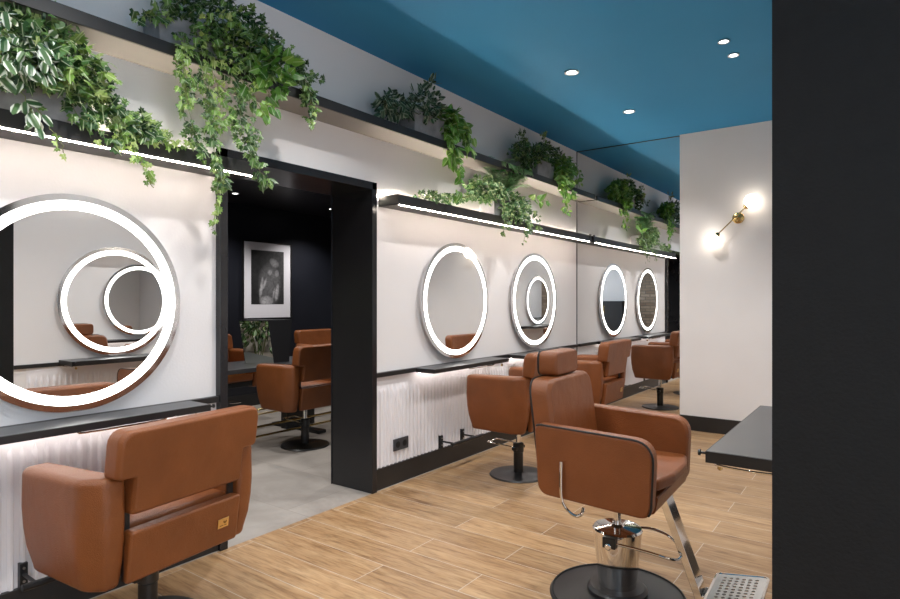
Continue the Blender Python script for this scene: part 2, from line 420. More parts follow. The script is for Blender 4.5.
obj('hook_peg', lathe([(.004, 0), (.004, .018), (.010, .020), (.010, .026)], 16, axis='x', center=(.250, .49, -.012)), M['satin'], t)
obj('tool_rail', tube(smoothpath([(.22, .500, -.037), (.213, .500, -.044), (.12, .500, -.048), (.03, .500, -.044), (.02, .500, -.037)], 5), .004), M['chrome'], t)
obj('hook', lathe([(.003, -.036), (.003, -.048), (.008, -.050), (.008, -.062), (.003, -.066)], 14, center=(.215, .470, 0)), M['brass'], t)

# footrest bars
def footbar(label, y, wallx=WX):
    t = thing('footrest_bar', label, 'footrest', (wallx, y, 0), 0, 'black footrest bars on the long wall')
    for dy in (-.19, .10):
        q = obj('bracket', B(.001, .028, dy - .014, dy + .014, .1455, .245), M['satin'], t, bevel=.001)
        for dz in (.172, .225): obj('screw', lathe([(.005, .028), (.005, .031)], 12, axis='x', center=(0, dy, dz)), M['steel'], q)
        obj('arm', tube([(.026, dy, .20), (.158, dy, .20)], .007), M['satin'], t)
    obj('bar', tube([(.158, -.24, .20), (.158, .18, .20)], .014, 14), M['satin'], t)
    return t
fb = footbar('black footrest bar low on the wall beside the socket', 3.91)
dup(fb, 'black footrest bar below front-left chair at the left edge', (WX, 1.124, 0))
dup(fb, 'black footrest bar near the end mirror behind the chairs', (WX, 5.227, 0))

# wall socket
t = thing('wall_socket', 'black double socket on the white fluted panel right of doorway', 'socket', (WX + .018, 3.24, .276))
obj('plate', B(0, .008, -.08, .08, -.042, .042), M['plastic'], t, bevel=.002)
for dy in (-.036, .036):
    obj('outlet', annulus(.019, .023, .008, .0095, 24), M['rubber'], t, loc=(0, dy, 0))
    obj('recess_shade_disc', lathe([(.019, .0075), (.019, .0088)], 24, axis='x'), M['holeshade'], t, loc=(0, dy, 0))  # flat disc, the darkness inside the outlet is put into its colour

# ------------------------------------------------------------------ downlights
def downlight(label, loc, energy, r=.05, angle=125, blend=.7, color=(1, .975, .955), group='round ceiling downlights', lamp=True):
    t = thing('downlight', label, 'ceiling light', loc, 0, group)
    rings = [(r, -.001), (r, -.008), (r * .71, -.006), (r * .71, -.001)]
    obj('bezel', loft([[(q * math.cos(2 * PI * i / 40), q * math.sin(2 * PI * i / 40), h) for i in range(40)] for q, h in rings], closed=True), M['steel'], t)
    obj('lens', lathe([(r * .70, -.0045), (r * .70, -.001)], 40), M['lamp'], t)
    ld = bpy.data.lights.new('downlight_beam', 'SPOT'); ld.energy = energy; ld.spot_size = R(angle); ld.spot_blend = blend; ld.shadow_soft_size = .03; ld.color = color
    lo = bpy.data.objects.new('downlight_beam', ld); C.objects.link(lo); lo.parent = t; lo.location = (0, 0, -.03)
    return t
E0 = 62
downlight('left of the two larger downlights in the blue ceiling', (-1.86, 4.05, CZ), E0, .052)
downlight('larger downlight in the blue ceiling nearest the end wall', (-1.84, 5.19, CZ), E0, .052)
for y in (2.35, 1.15, -.1, -1.5):
    downlight('ceiling downlight behind or above the camera over the styling chairs', (-1.86, y, CZ), E0, .052)
downlight('upper small downlight near the black wall', (-.85, 4.14, CZ), 55, .036, group='small ceiling downlights')
downlight('lower small downlight near the black wall', (-.845, 4.41, CZ), 55, .036, group='small ceiling downlights')
for x, y in ((-.85, 2.2), (-.85, .4), (-.5, -1.4), (.9, 4.6), (.9, 2.4), (1.0, 0), (.9, -1.6)):  # unseen downlights added to brighten the salon
    downlight('added unseen ceiling downlight giving fill light to the front of the salon', (x, y, CZ), 34, .04)
# dark room: first pair is seen, the unseen rest is added for light
for x, y in ((-5.7, 3.87), (-5.7, 5.26), (-3.7, 3.0), (-3.7, 4.6), (-4.2, 2.0), (-4.8, 6.4)):
    downlight('seen or added small downlight in the black ceiling of the dark room', (x, y, BC), 60, .04, group='dark room downlights')

# ------------------------------------------------------------------ styling chair
def shell(pts_bot, pts_mid, pts_top, z, bm=None):
    return loft([[(*p, z[0]) for p in pts_bot], [(*p, z[1]) for p in pts_mid], [(*p, z[2]) for p in pts_top]], bm=bm)
def inset(pts, f, c=None):
    cx = sum(p[0] for p in pts) / len(pts); cy = sum(p[1] for p in pts) / len(pts)
    return [(cx + (p[0] - cx) * f[0], cy + (p[1] - cy) * f[1]) for p in pts]

def styling_chair(label, loc, rz, lift, group):
    """local +x is where the sitter faces"""
    t = thing('styling_chair', label, 'chair', loc, rz, group)
    z0 = lift
    le = M['leather']
    for s in (1, -1):
        plan = roundpoly([(-.243, s * .243), (-.243, s * .318), (-.165, s * .372), (.240, s * .354), (.240, s * .243)], [.029, .045, .10, .040, .029], 6)
        def ring(z, off, sh=1.0, tilt=0):
            out = []; n = len(plan); cx = sum(p[0] for p in plan) / n; cy = s * .29
            for k in range(n):
                a, p, b = Vector(plan[k - 1]), Vector(plan[k]), Vector(plan[(k + 1) % n])
                d = (b - a).normalized(); nn = Vector((d.y, -d.x))
                if nn.dot(p - Vector((cx, cy))) < 0: nn = -nn
                q = p - nn * off
                x = q.x * sh; y = s * .243 + (q.y - s * .243) * (1 - (1 - sh) * 1.6)
                out.append((x, y, z + tilt * x))
            return out
        rr = .028
        rings = [ring(.002 + rr * (1 - math.cos(PI / 2 * k / 5)), rr * (1 - math.sin(PI / 2 * k / 5)), .86) for k in range(6)]
        rings += [ring(.10, 0, .94), ring(.17, 0, .98), ring(.25, 0, 1.0)]
        rings += [ring(.394 - rr * (1 - math.sin(PI / 2 * k / 5)), rr * (1 - math.cos(PI / 2 * k / 5)), .992, -.025) for k in range(6)]
        bm = loft(rings)
        obj('armrest', bm, le, t, loc=(0, 0, z0))
    obj('seat', B(-.20, .225, -.241, .241, .075, .205), le, t, bevel=.03, seg=5, loc=(0, 0, z0))
    obj('seat_base', B(-.17, .20, -.238, .238, .02, .076), M['satin'], t, bevel=.006, loc=(0, 0, z0))
    bm = loft([[(x, y, z) for x, z in ((-.235, .012), (-.205, .012), (-.205, .20), (-.262, .20))] for y in (-.240, .240)])
    rp = obj('rear_panel', bm, le, t, bevel=.012, seg=4, loc=(0, 0, z0))
    # maker's plate on the rear panel, right when seen from behind
    pl = obj('plate', B(-.0025, 0, -.026, .026, -.019, .019), M['gold'], t, bevel=.001, loc=(-.2520, -.155, z0 + .105))
    pl.rotation_euler = (0, R(-8), 0)
    e = bmesh.new(); box(e, -.0032, -.0024, .000, .017, -.011, -.008); box(e, -.0032, -.0024, -.016, -.004, -.011, -.008)
    heart = [(.0 - .007, .004), (.005 - .007, .010), (.009 - .007, .007), (.008 - .007, .002), (0 - .007, -.005), (-.008 - .007, .002), (-.009 - .007, .007), (-.005 - .007, .010)]
    prism([(a, b) for a, b in heart], -.0032, -.0024, 'x', e)
    obj('emblem', e, M['goldmark'], pl, smooth=False)
    # backrest: wide above the arms, narrow between them
    out = roundpoly([(-.306, .394), (-.238, .394), (-.238, .255), (.238, .255), (.238, .394), (.306, .394), (.306, .562), (-.306, .562)], [.02, .012, .02, .02, .012, .02, .05, .05], 5)
    def lean(z): return -.200 - (z - .26) * .14
    ins = [(y * .965, .415 + (z - .415) * .93) for y, z in out]
    bm = bmesh.new()
    rings = [[(lean(z) + .028, y, z) for y, z in ins], [(lean(z) + .012, y, z) for y, z in out], [(lean(z) - .050, y, z) for y, z in out], [(lean(z) - .066, y, z) for y, z in ins]]
    loft(rings, bm=bm)
    obj('backrest', bm, le, t, bevel=.007, seg=3, loc=(0, 0, z0))
    for a in (-.228, .228): obj('back_strut', B(-.212, -.200, a - .012, a + .012, .02, .30), M['satin'], t, smooth=False, loc=(0, 0, z0))
    obj('piston', lathe([(.018, -.20), (.018, .02)], 20), M['chrome'], t, loc=(0, 0, z0))
    obj('mounting_plate', B(-.09, .09, -.09, .09, .006, .021), M['satin'], t, bevel=.002, loc=(0, 0, z0))
    obj('pole', lathe([(.036, .014), (.036, .17), (.040, .175), (.040, .235), (.030, .240)], 32), M['satin'], t)
    obj('base', lathe([(.212, 0), (.214, .004), (.208, .012), (.06, .018), (.04, .024)], 64), M['satin'], t)
    lv = obj('foot_lever', tube(smoothpath([(.0, .050, .205), (.03, .056, .215), (.21, .066, .225), (.235, .045, .222), (.238, 0, .220), (.235, -.045, .222), (.21, -.066, .225), (.03, -.056, .215), (0, -.050, .205)], 5), .005, 8), M['chrome'], t)
    for a in (.052, -.052): obj('clamp', B(-.018, .018, a - .016, a + .016, .192, .212), M['satin'], lv, bevel=.002)
    return t
gc = 'brown styling chairs at the long wall'
styling_chair('brown leather styling chair seen from behind in the front left corner', (-2.395, 1.228, 0), R(187.5), .295, gc)
styling_chair('brown styling chair behind barber chair, under first mirror right of doorway', (-2.215, 3.895, 0), R(180), .372, gc)
styling_chair('brown styling chair farthest down the wall, beside the end mirror', (-2.22, 5.20, 0), R(181), .372, gc)
gd = 'brown styling chairs in the dark room'
styling_chair('brown styling chair seen through the doorway, on near side of dark desk', (-4.20, 3.56, 0), R(179), .352, gd)
styling_chair('brown styling chair across the dark desk, just left of the door post', (-5.72, 5.22, 0), R(0), .352, gd)
styling_chair('brown styling chair across the dark desk, left of the tabletop mirror', (-5.72, 3.72, 0), R(4), .352, gd)

# ------------------------------------------------------------------ barber chair
t = thing('barber_chair', 'brown barber chair with headrest and chrome column on round black base', 'chair', (-.958, 2.557, 0), R(2))
le = M['leather']
W = .318
prof = roundpoly([(-.250, .782), (.245, .765), (.232, .470), (-.232, .492)], [.03, .085, .05, .055], 7)
for s in (1, -1):
    cen = (0, .62)
    ins = [(.0 + (x) * .965, .625 + (z - .625) * .955) for x, z in prof]
    bm = bmesh.new()
    ya, yb = (W, W - .072)
    loft([[(x, s * (ya), z) for x, z in ins], [(x, s * (ya - .008), z) for x, z in prof], [(x, s * (yb + .012), z) for x, z in prof], [(x, s * yb, z) for x, z in ins]], bm=bm)
    a = obj('armrest', bm, le, t, bevel=.006, seg=3)
    pp = [(x * .998, s * (ya - .003), .625 + (z - .625) * .994) for x, z in prof[4:20]]
    if s < 0: obj('piping', tube(pp, .0042, 8), M['piping'], a)
obj('seat_base', prism(roundpoly([(-.225, .497), (.228, .473), (.243, .545), (-.225, .545)], [.02, .02, .01, .02], 4), -.250, .250, 'y'), le, t, bevel=.008)
bm = prism(roundpoly([(-.17, -.243), (.235, -.243), (.268, -.10), (.268, .10), (.235, .243), (-.17, .243)], [.02, .03, .1, .1, .03, .02], 5), .558, .606)
obj('seat', bm, le, t, bevel=.018, seg=4)
# backrest, tilted back slightly
out = roundpoly([(-.252, .56), (.252, .56), (.248, .955), (-.248, .955)], [.03, .03, .075, .075], 6)
ins = [(y * .94, .757 + (z - .757) * .94) for y, z in out]
def lean(z): return -.205 - (z - .6) * .13
bm = loft([[(lean(z) + .036, y, z) for y, z in ins], [(lean(z) + .020, y, z) for y, z in out], [(lean(z) - .055, y, z) for y, z in out], [(lean(z) - .066, y, z) for y, z in ins]])
bk = obj('backrest', bm, le, t, bevel=.006, seg=3)
obj('piping', tube([(lean(z) - .056, y * .998, z) for y, z in out], .0042, 8, closed=True), M['piping'], bk)
obj('back_panel', prism(roundpoly([(-.225, .53), (.225, .53), (.225, .78), (-.225, .78)], .05, 4), -.262, -.246, 'x'), M['leather'], t, bevel=.004)
hr = obj('headrest', prism(roundpoly([(-.125, .958), (.125, .958), (.125, 1.066), (-.125, 1.066)], .032, 5), -.325, -.232, 'x'), le, t, bevel=.014, seg=4)
hp = [(-.322, y, z) for y, z in roundpoly([(-.124, .959), (.124, .959), (.124, 1.065), (-.124, 1.065)], .032, 5)]
obj('piping', tube(hp, .004, 8, closed=True), M['piping'], hr)
for a in (-.04, .04): obj('headrest_bar', B(-.292, -.284, a - .01, a + .01, .80, .965), M['satin'], hr, smooth=False)
obj('recline_handle', tube(smoothpath([(-.120, -W - .012, .645), (-.120, -W - .014, .520), (-.105, -W - .016, .470), (-.065, -W - .016, .440), (-.035, -W - .014, .448), (-.028, -W - .004, .475)], 5), .0062, 10), M['chrome'], t)
# under-seat plate, piston, chrome column
obj('mounting_plate', B(-.14, .17, -.12, .12, .452, .478), M['satin'], t, bevel=.004)
obj('piston', lathe([(.016, .28), (.016, .455)], 24), M['chrome'], t)
col = obj('column', lathe([(.078, .045), (.080, .060), (.104, .285), (.106, .297), (.100, .305), (.03, .311), (.022, .320)], 64), M['chrome'], t)
obj('collar', lathe([(.128, .018), (.128, .040), (.115, .052), (.080, .056)], 64), M['satin'], t)
obj('base', lathe([(.290, 0), (.293, .006), (.286, .014), (.22, .022), (.12, .026)], 96), M['satin'], t)
obj('base_ring', tube([(.28 * math.cos(2 * PI * i / 96), .28 * math.sin(2 * PI * i / 96), .0175) for i in range(96)], .004, 8, closed=True), M['rubber'], t)
lv = obj('pump_lever', tube(smoothpath([(.03, -.118, .275), (.16, -.108, .268), (.25, -.095, .255), (.275, -.06, .252), (.262, .01, .262), (.20, .07, .285), (.13, .085, .295), (.075, .085, .29)], 5), .0055, 10), M['chrome'], t)
obj('lever_clamp', B(-.02, .035, -.135, -.100, .255, .300), M['satin'], lv, bevel=.003)
obj('lever_knob', lathe([(.010, -.140), (.014, -.137), (.014, -.132)], 16, axis='y', center=(.005, 0, .262)), M['chrome'], lv)
# footrest: flat chrome strut and perforated plate
d = Vector((.205, 0, -.36)).normalized(); n = Vector((d.z, 0, -d.x))
st = Vector((.205, 0, .475)); en = Vector((.348, 0, .095))
def slab(p, q, w, th):
    return loft([[p + n * a + Vector((0, b, 0)) for a, b in ((-th, -w), (th, -w), (th, w), (-th, w))], [q + n * a + Vector((0, b, 0)) for a, b in ((-th, -w), (th, -w), (th, w), (-th, w))]])
fr = obj('footrest_strut', slab(st, en, .046, .015), M['chrome'], t, bevel=.002)
obj('footrest_hinge', lathe([(.012, -.05), (.012, .05)], 20, axis='y', center=(.362, 0, .105)), M['chrome'], fr)
def perforated(nx, ny, lx, ly, r):
    bm = bmesh.new(); cx, cy = lx / nx, ly / ny; V = {}
    def v(x, y):
        k = (round(x, 5), round(y, 5))
        if k not in V: V[k] = bm.verts.new((k[0], k[1], 0))
        return V[k]
    for i in range(nx):
        for j in range(ny):
            x, y = -lx / 2 + (i + .5) * cx, -ly / 2 + (j + .5) * cy
            if i in (0, nx - 1) or j in (0, ny - 1):
                bm.faces.new([v(x - cx / 2, y - cy / 2), v(x + cx / 2, y - cy / 2), v(x + cx / 2, y + cy / 2), v(x - cx / 2, y + cy / 2)]); continue
            outer = []; inner = []
            for k in range(8):
                a = PI / 4 * k; ox, oy = math.cos(a), math.sin(a); s_ = max(abs(ox), abs(oy))
                outer.append(v(x + ox / s_ * cx / 2, y + oy / s_ * cy / 2)); inner.append(v(x + ox * r, y + oy * r))
            for k in range(8):
                bm.faces.new((outer[k], outer[(k + 1) % 8], inner[(k + 1) % 8], inner[k]))
    bmesh.ops.triangulate(bm, faces=[f for f in bm.faces if len(f.verts) > 4])
    for f in bm.faces: f.normal_update()
    return bm
bm = perforated(8, 12, .195, .33, .0082)
me = bpy.data.meshes.new('foot_plate'); bm.to_mesh(me); bm.free()
fp = link('foot_plate', me, M['steel'], t, smooth=False, loc=(.474, .0, .150)); fp.rotation_euler = (0, R(-9), 0)
md = fp.modifiers.new('Solidify', 'SOLIDIFY'); md.thickness = .004
rim = [(x, y, -.004) for x, y in roundpoly([(-.098, -.166), (.098, -.166), (.098, .166), (-.098, .166)], .02, 4)]
obj('plate_rim', tube(rim, .007, 8, closed=True), M['chrome'], fp)
obj('plate_bracket', B(-.12, .02, -.03, .03, -.045, -.008), M['satin'], fp, bevel=.004)

# ------------------------------------------------------------------ sconce on the end wall
t = thing('wall_lamp', 'brass wall lamp with two glowing globes on the white end wall', 'lamp', (-1.151, EY, 2.075))
obj('backplate', lathe([(.052, 0), (.052, -.018), (.046, -.022)], 40, axis='y'), M['brass'], t)
obj('stem', lathe([(.009, -.02), (.009, -.085)], 16, axis='y'), M['brass'], t)
A_ = Vector((-.215, -.09, -.200)); B_ = Vector((.128, -.09, .137))
dr = (B_ - A_).normalized()
obj('rod', tube([A_ + dr * .06, B_ - dr * .06], .006, 12), M['brass'], t)
for P_, q in ((A_, dr), (B_, -dr)):
    bm = bmesh.new(); bmesh.ops.create_uvsphere(bm, u_segments=32, v_segments=20, radius=.066); bmesh.ops.translate(bm, verts=bm.verts, vec=P_)
    g = obj('globe', bm, M['globe'], t)
    obj('socket_cup', tube([P_ + q * .052, P_ + q * .060, P_ + q * .085], [.030, .030, .014], 20), M['brass'], t)

# ------------------------------------------------------------------ plants
SHAPES = {
    'ivy': [(0, 0), (.27, -.14), (.50, .10), (.26, .27), (.40, .56), (.14, .58), (0, 1)],
    'heart': [(0, 0), (.22, -.13), (.44, .08), (.42, .42), (.22, .78), (0, 1.05)],
    'lance': [(0, 0), (.12, .10), (.19, .38), (.13, .74), (0, 1.0)],
    'needle': [(0, 0), (.07, .1), (.09, .5), (.05, .85), (0, 1.0)],
    'oval': [(0, 0), (.18, .12), (.27, .42), (.18, .78), (0, 1.0)],
}
class Leaves:
    def __init__(s): s.v = []; s.f = []; s.uv = []
    def add(s, shape, p, tip, nor, size):
        tip = Vector(tip).normalized(); nor = Vector(nor); nor = nor - tip * nor.dot(tip)
        if nor.length < 1e-3: nor = tip.orthogonal()
        nor.normalize(); side = tip.cross(nor); pts = SHAPES[shape]; fold = random.uniform(.1, .5); curl = random.uniform(.0, .25)
        base = len(s.v)
        half = [(x, y) for x, y in pts]; left = [(-x, y) for x, y in pts[1:-1]]
        mid = (0, .45)
        allp = half + left + [mid]
        for x, y in allp:
            s.v.append(p + (side * x + tip * y + nor * (-abs(x) * fold - y * y * curl)) * size)
        n = len(half); nl = len(left); m = base + n + nl
        ring = list(range(n)) ; lring = [0] + [n + k for k in range(nl)] + [n - 1]
        for a, b in zip(ring, ring[1:]): s.f.append((base + a, base + b, m)); s.uv += [(abs(allp[a][0]) * 2, allp[a][1]), (abs(allp[b][0]) * 2, allp[b][1]), (0, .45)]
        for a, b in zip(lring, lring[1:]): s.f.append((base + b, base + a, m)); s.uv += [(abs(allp[b][0]) * 2, allp[b][1]), (abs(allp[a][0]) * 2, allp[a][1]), (0, .45)]
    def build(s, name, m, parent):
        for q in s.v:
            if WX - .3 < q.x < WX + .004: q.x = WX + .004
            if WX < q.x < -2.58 and 2.38 < q.z < 2.450: q.z = 2.450
            if WX < q.x < -2.63 and 1.93 < q.z < 2.008: q.z = 2.008
        me = bpy.data.meshes.new(name); me.from_pydata([tuple(q) for q in s.v], [], s.f)
        uv = me.uv_layers.new(name='UVMap')
        for i, q in enumerate(s.uv): uv.data[i].uv = q
        me.materials.append(m); o = bpy.data.objects.new(name, me); C.objects.link(o); o.parent = parent
        return o
def rv(a=1.0): return Vector((random.uniform(-a, a), random.uniform(-a, a), random.uniform(-a, a)))
XMIN = WX + .03
def clampx(p, zs):
    p = Vector(p)
    if p.x < XMIN: p.x = XMIN + random.uniform(0, .02)
    return p
def strand(lv, stems, pts, n, size, spread, shape, down=.8, outw=.5):
    path = smoothpath(pts, 8)
    path = [q + Vector((random.uniform(-.006, .006), random.uniform(-.008, .008), random.uniform(-.005, .005))) for q in path]
    stems.append(tube(path, .0016, 5))
    n = int(n * 1.25)
    for k in range(n):
        f = random.random() * (len(path) - 1.001); i = int(f); q = path[i].lerp(path[i + 1], f - i)
        off = rv(spread); p = clampx(q + off, 0)
        tip = Vector((random.uniform(-.2, outw), random.uniform(-.8, .8), -down + random.uniform(-.5, .7))) + off.normalized() * .5
        nor = Vector((1.0, random.uniform(-.9, .3), random.uniform(-.1, 1.0)))
        lv.add(shape, p, tip, nor, size * random.uniform(.6, 1.2))
def bush(lv, c, r, n, size, shape, zmin=None, up=.1):
    c = Vector(c); n = int(n * 1.3)
    for k in range(n):
        d = rv(); 
        while d.length > 1 or d.length < .2: d = rv()
        d.normalize(); q = c + Vector((d.x * r[0], d.y * r[1], d.z * r[2])) * random.uniform(.55, 1.05)
        if zmin and q.z < zmin and q.x < -2.58: q.z = zmin + random.uniform(0, .04)
        p = clampx(q, 0)
        tip = d * .55 + Vector((.25, 0, -.45 + up)) + rv(.85)
        nor = d * .5 + Vector((.6, -.3, .7)) + rv(.7)
        lv.add(shape, p, tip, nor, size * random.uniform(.6, 1.2))
def planter(label, y, z, ly=.34, x=-2.71, h=.15, name='potted_plant', cat='plant', grp='trailing plants on the wall shelves'):
    t = thing(name, label, cat, (0, 0, 0), 0, grp)
    rim = roundpoly([(-.075, -ly / 2), (.075, -ly / 2), (.075, ly / 2), (-.075, ly / 2)], .008, 2)
    t.location = (x, y, z)
    inn = [(a * .9, b * .95) for a, b in rim]
    bm = loft([[(a * .94, b * .97, .001) for a, b in rim], [(a, b, h) for a, b in rim], [(a, b, h) for a, b in inn], [(a * .95, b * .97, h - .02) for a, b in inn]])
    obj('planter', bm, M['concrete'], t, smooth=False)
    obj('soil', B(-.066, .066, -ly / 2 * .93, ly / 2 * .93, h - .019, h - .012), M['soil'], t, smooth=False)
    return t
def finish(t, leaves, stems):
    t_loc = t.location.copy()
    for bm in stems:
        o = obj('vine', bm, M['stem'], t); o.location = -t_loc
    for nm, mt_, lv in leaves:
        if lv.v: o = lv.build(nm, mt_, t); o.location = -t_loc
ZL, ZU = 2.005, 2.447

# plant 1: lower shelf, top-left corner
t = planter('large striped-leaf and ivy plant on lower shelf, top left corner', .93, ZL, .36)
iv, ivl, va, st_ = Leaves(), Leaves(), Leaves(), []
bush(iv, (-2.66, .98, 2.22), (.13, .20, .14), 260, .050, 'ivy', ZL + .03)
bush(iv, (-2.70, .80, 2.36), (.10, .16, .10), 110, .050, 'ivy', ZL + .03)
bush(iv, (-2.64, .93, 2.34), (.09, .14, .09), 90, .046, 'ivy', ZL + .03)
bush(ivl, (-2.60, 1.04, 2.22), (.10, .16, .12), 90, .050, 'ivy', ZL + .03)
bush(va, (-2.50, .80, 2.19), (.10, .15, .12), 90, .062, 'oval', None, -.3)
bush(iv, (-2.54, .84, 2.18), (.10, .16, .13), 110, .045, 'ivy')
for k in range(9):
    z = random.uniform(2.06, 2.22)
    strand(iv, st_, [(-2.68, 1.02, z + .06), (-2.64, 1.13, z + .01), (-2.62, 1.24, max(2.04, z - .08)), (-2.62, 1.34, 2.04)], 34, .042, .045, 'ivy', .4)
for k in range(3):
    strand(ivl, st_, [(-2.66, 1.05, 2.20), (-2.62, 1.16, 2.12), (-2.61, 1.28, 2.07), (-2.62, 1.40, 2.035), (-2.64, 1.47, 2.02)], 26, .036, .03, 'ivy', .4)
strand(ivl, st_, [(-2.62, 1.15, 2.08), (-2.60, 1.22, 2.0), (-2.59, 1.27, 1.94), (-2.58, 1.31, 1.86), (-2.58, 1.345, 1.79)], 26, .034, .02, 'ivy', .9)
strand(ivl, st_, [(-2.60, 1.22, 2.06), (-2.58, 1.20, 1.98), (-2.58, 1.19, 1.93)], 9, .030, .02, 'ivy', .9)
strand(iv, st_, [(-2.64, 1.0, 2.12), (-2.60, 1.08, 2.02), (-2.58, 1.16, 1.97)], 34, .042, .04, 'ivy', .7)
strand(va, st_, [(-2.54, .80, 2.14), (-2.52, .86, 2.0), (-2.52, .89, 1.92)], 12, .062, .03, 'oval', .9)
strand(ivl, st_, [(-2.60, .90, 2.04), (-2.58, .97, 1.93), (-2.58, 1.0, 1.87)], 5, .028, .012, 'ivy', .9)
strand(ivl, st_, [(-2.64, .90, 2.34), (-2.62, .94, 2.40), (-2.60, .95, 2.43)], 9, .034, .02, 'ivy', -.6)
finish(t, [('ivy_foliage', M['ivy'], iv), ('pale_foliage', M['ivylight'], ivl), ('striped_foliage', M['varieg'], va)], st_)

# plant 2: big hanging ivy on upper shelf
t = planter('biggest hanging ivy, cascading from upper shelf above the doorway', 1.66, ZU, .52)
iv, ivl, po, st_ = Leaves(), Leaves(), Leaves(), []
bush(iv, (-2.66, 1.72, 2.66), (.13, .34, .13), 420, .044, 'ivy', ZU + .03)
bush(iv, (-2.54, 1.78, 2.52), (.09, .24, .12), 150, .042, 'ivy')
bush(ivl, (-2.52, 1.66, 2.52), (.07, .16, .13), 90, .038, 'ivy')
bush(po, (-2.50, 1.92, 2.47), (.05, .12, .12), 60, .060, 'heart')
bush(iv, (-2.60, 2.08, 2.55), (.09, .12, .08), 110, .038, 'ivy', ZU + .02)
strand(iv, st_, [(-2.66, 1.50, 2.60), (-2.62, 1.42, 2.58), (-2.58, 1.34, 2.53), (-2.56, 1.26, 2.50)], 24, .042, .025, 'ivy', .3)
for (a, b_, c_, n_, ml) in (((1.49, 2.50), (1.46, 2.34), (1.49, 2.16), 46, ivl), ((1.50, 2.50), (1.47, 2.25), (1.52, 2.03), 40, iv), ((1.56, 2.5), (1.56, 2.3), (1.58, 2.08), 55, iv), ((1.60, 2.5), (1.63, 2.28), (1.66, 2.12), 50, ivl)):
    strand(ml, st_, [(-2.60, a[0], a[1]), (-2.54, b_[0], b_[1]), (-2.54, c_[0], c_[1])], n_, .036, .030, 'ivy', .9)
strand(iv, st_, [(-2.56, 1.50, 2.30), (-2.55, 1.46, 2.18), (-2.55, 1.51, 2.04), (-2.54, 1.57, 1.95)], 34, .034, .018, 'ivy', .9)
strand(iv, st_, [(-2.56, 1.60, 2.30), (-2.54, 1.60, 2.10), (-2.54, 1.63, 1.93), (-2.54, 1.655, 1.84)], 62, .036, .026, 'ivy', .9)
strand(ivl, st_, [(-2.55, 1.64, 1.98), (-2.54, 1.66, 1.86), (-2.54, 1.69, 1.82)], 14, .036, .018, 'ivy', .8)
strand(ivl, st_, [(-2.55, 1.62, 1.96), (-2.54, 1.64, 1.80), (-2.54, 1.63, 1.70), (-2.54, 1.605, 1.625)], 22, .030, .014, 'ivy', .9)
strand(iv, st_, [(-2.58, 1.70, 2.44), (-2.54, 1.74, 2.28), (-2.54, 1.76, 2.16), (-2.54, 1.77, 2.06)], 64, .038, .032, 'ivy', .9)
strand(iv, st_, [(-2.58, 1.78, 2.42), (-2.54, 1.82, 2.24), (-2.54, 1.82, 2.08), (-2.54, 1.86, 1.96), (-2.54, 1.90, 1.90)], 70, .038, .028, 'ivy', .9)
strand(po, st_, [(-2.56, 1.86, 2.46), (-2.52, 1.90, 2.34), (-2.52, 1.93, 2.27)], 16, .055, .03, 'heart', .9)
strand(po, st_, [(-2.56, 1.80, 2.36), (-2.52, 1.84, 2.26), (-2.52, 1.90, 2.23)], 7, .055, .02, 'heart', .9)
for k in range(3):
    strand(iv, st_, [(-2.62, 1.98, 2.60), (-2.56, 2.10, 2.55), (-2.54, 2.18, 2.44), (-2.54, 2.20, 2.32)], 40, .034, .030, 'ivy', .7)
strand(ivl, st_, [(-2.56, 2.18, 2.44), (-2.54, 2.22, 2.34), (-2.54, 2.19, 2.28), (-2.54, 2.20, 2.25)], 16, .030, .018, 'ivy', .8)
strand(iv, st_, [(-2.58, 2.12, 2.54), (-2.55, 2.22, 2.53), (-2.54, 2.29, 2.52)], 14, .030, .014, 'ivy', .2)
strand(iv, st_, [(-2.62, 1.86, 2.66), (-2.58, 1.98, 2.66), (-2.56, 2.05, 2.60)], 40, .036, .03, 'ivy', .2)
finish(t, [('ivy_foliage', M['ivydark'], iv), ('pale_foliage', M['ivylight'], ivl), ('heart_leaf_foliage', M['pothos'], po)], st_)

# plant 3: striped bush and pothos, upper shelf right of the doorway
t = planter('striped bushy plant with pothos trailing from grey planter on upper shelf, right of doorway', 3.34, ZU, .34, -2.685, .155)
va, po, st_ = Leaves(), Leaves(), []
bush(va, (-2.66, 3.02, 2.60), (.11, .14, .08), 100, .062, 'oval', ZU + .03)
bush(va, (-2.64, 3.30, 2.68), (.11, .17, .09), 140, .062, 'oval', ZU + .10, .3)
strand(va, st_, [(-2.62, 2.95, 2.62), (-2.60, 2.86, 2.57), (-2.60, 2.86, 2.49)], 28, .062, .035, 'oval', .7)
strand(va, st_, [(-2.64, 3.32, 2.74), (-2.63, 3.36, 2.82), (-2.63, 3.38, 2.85)], 16, .060, .03, 'oval', -.7)
strand(va, st_, [(-2.60, 3.26, 2.66), (-2.58, 3.28, 2.60), (-2.58, 3.29, 2.55)], 10, .055, .02, 'oval', .9)
bush(po, (-2.62, 3.58, 2.60), (.11, .13, .11), 130, .060, 'heart', ZU + .03)
strand(po, st_, [(-2.60, 3.56, 2.60), (-2.56, 3.52, 2.46), (-2.55, 3.55, 2.36), (-2.55, 3.55, 2.28)], 44, .060, .04, 'heart', .9)
strand(po, st_, [(-2.60, 3.66, 2.62), (-2.56, 3.74, 2.56), (-2.56, 3.74, 2.42)], 40, .055, .04, 'heart', .9)
strand(po, st_, [(-2.56, 3.54, 2.36), (-2.55, 3.62, 2.26), (-2.55, 3.62, 2.14), (-2.55, 3.60, 2.06)], 12, .055, .02, 'heart', .9)
finish(t, [('striped_foliage', M['striped'], va), ('heart_leaf_foliage', M['pothos'], po)], st_)

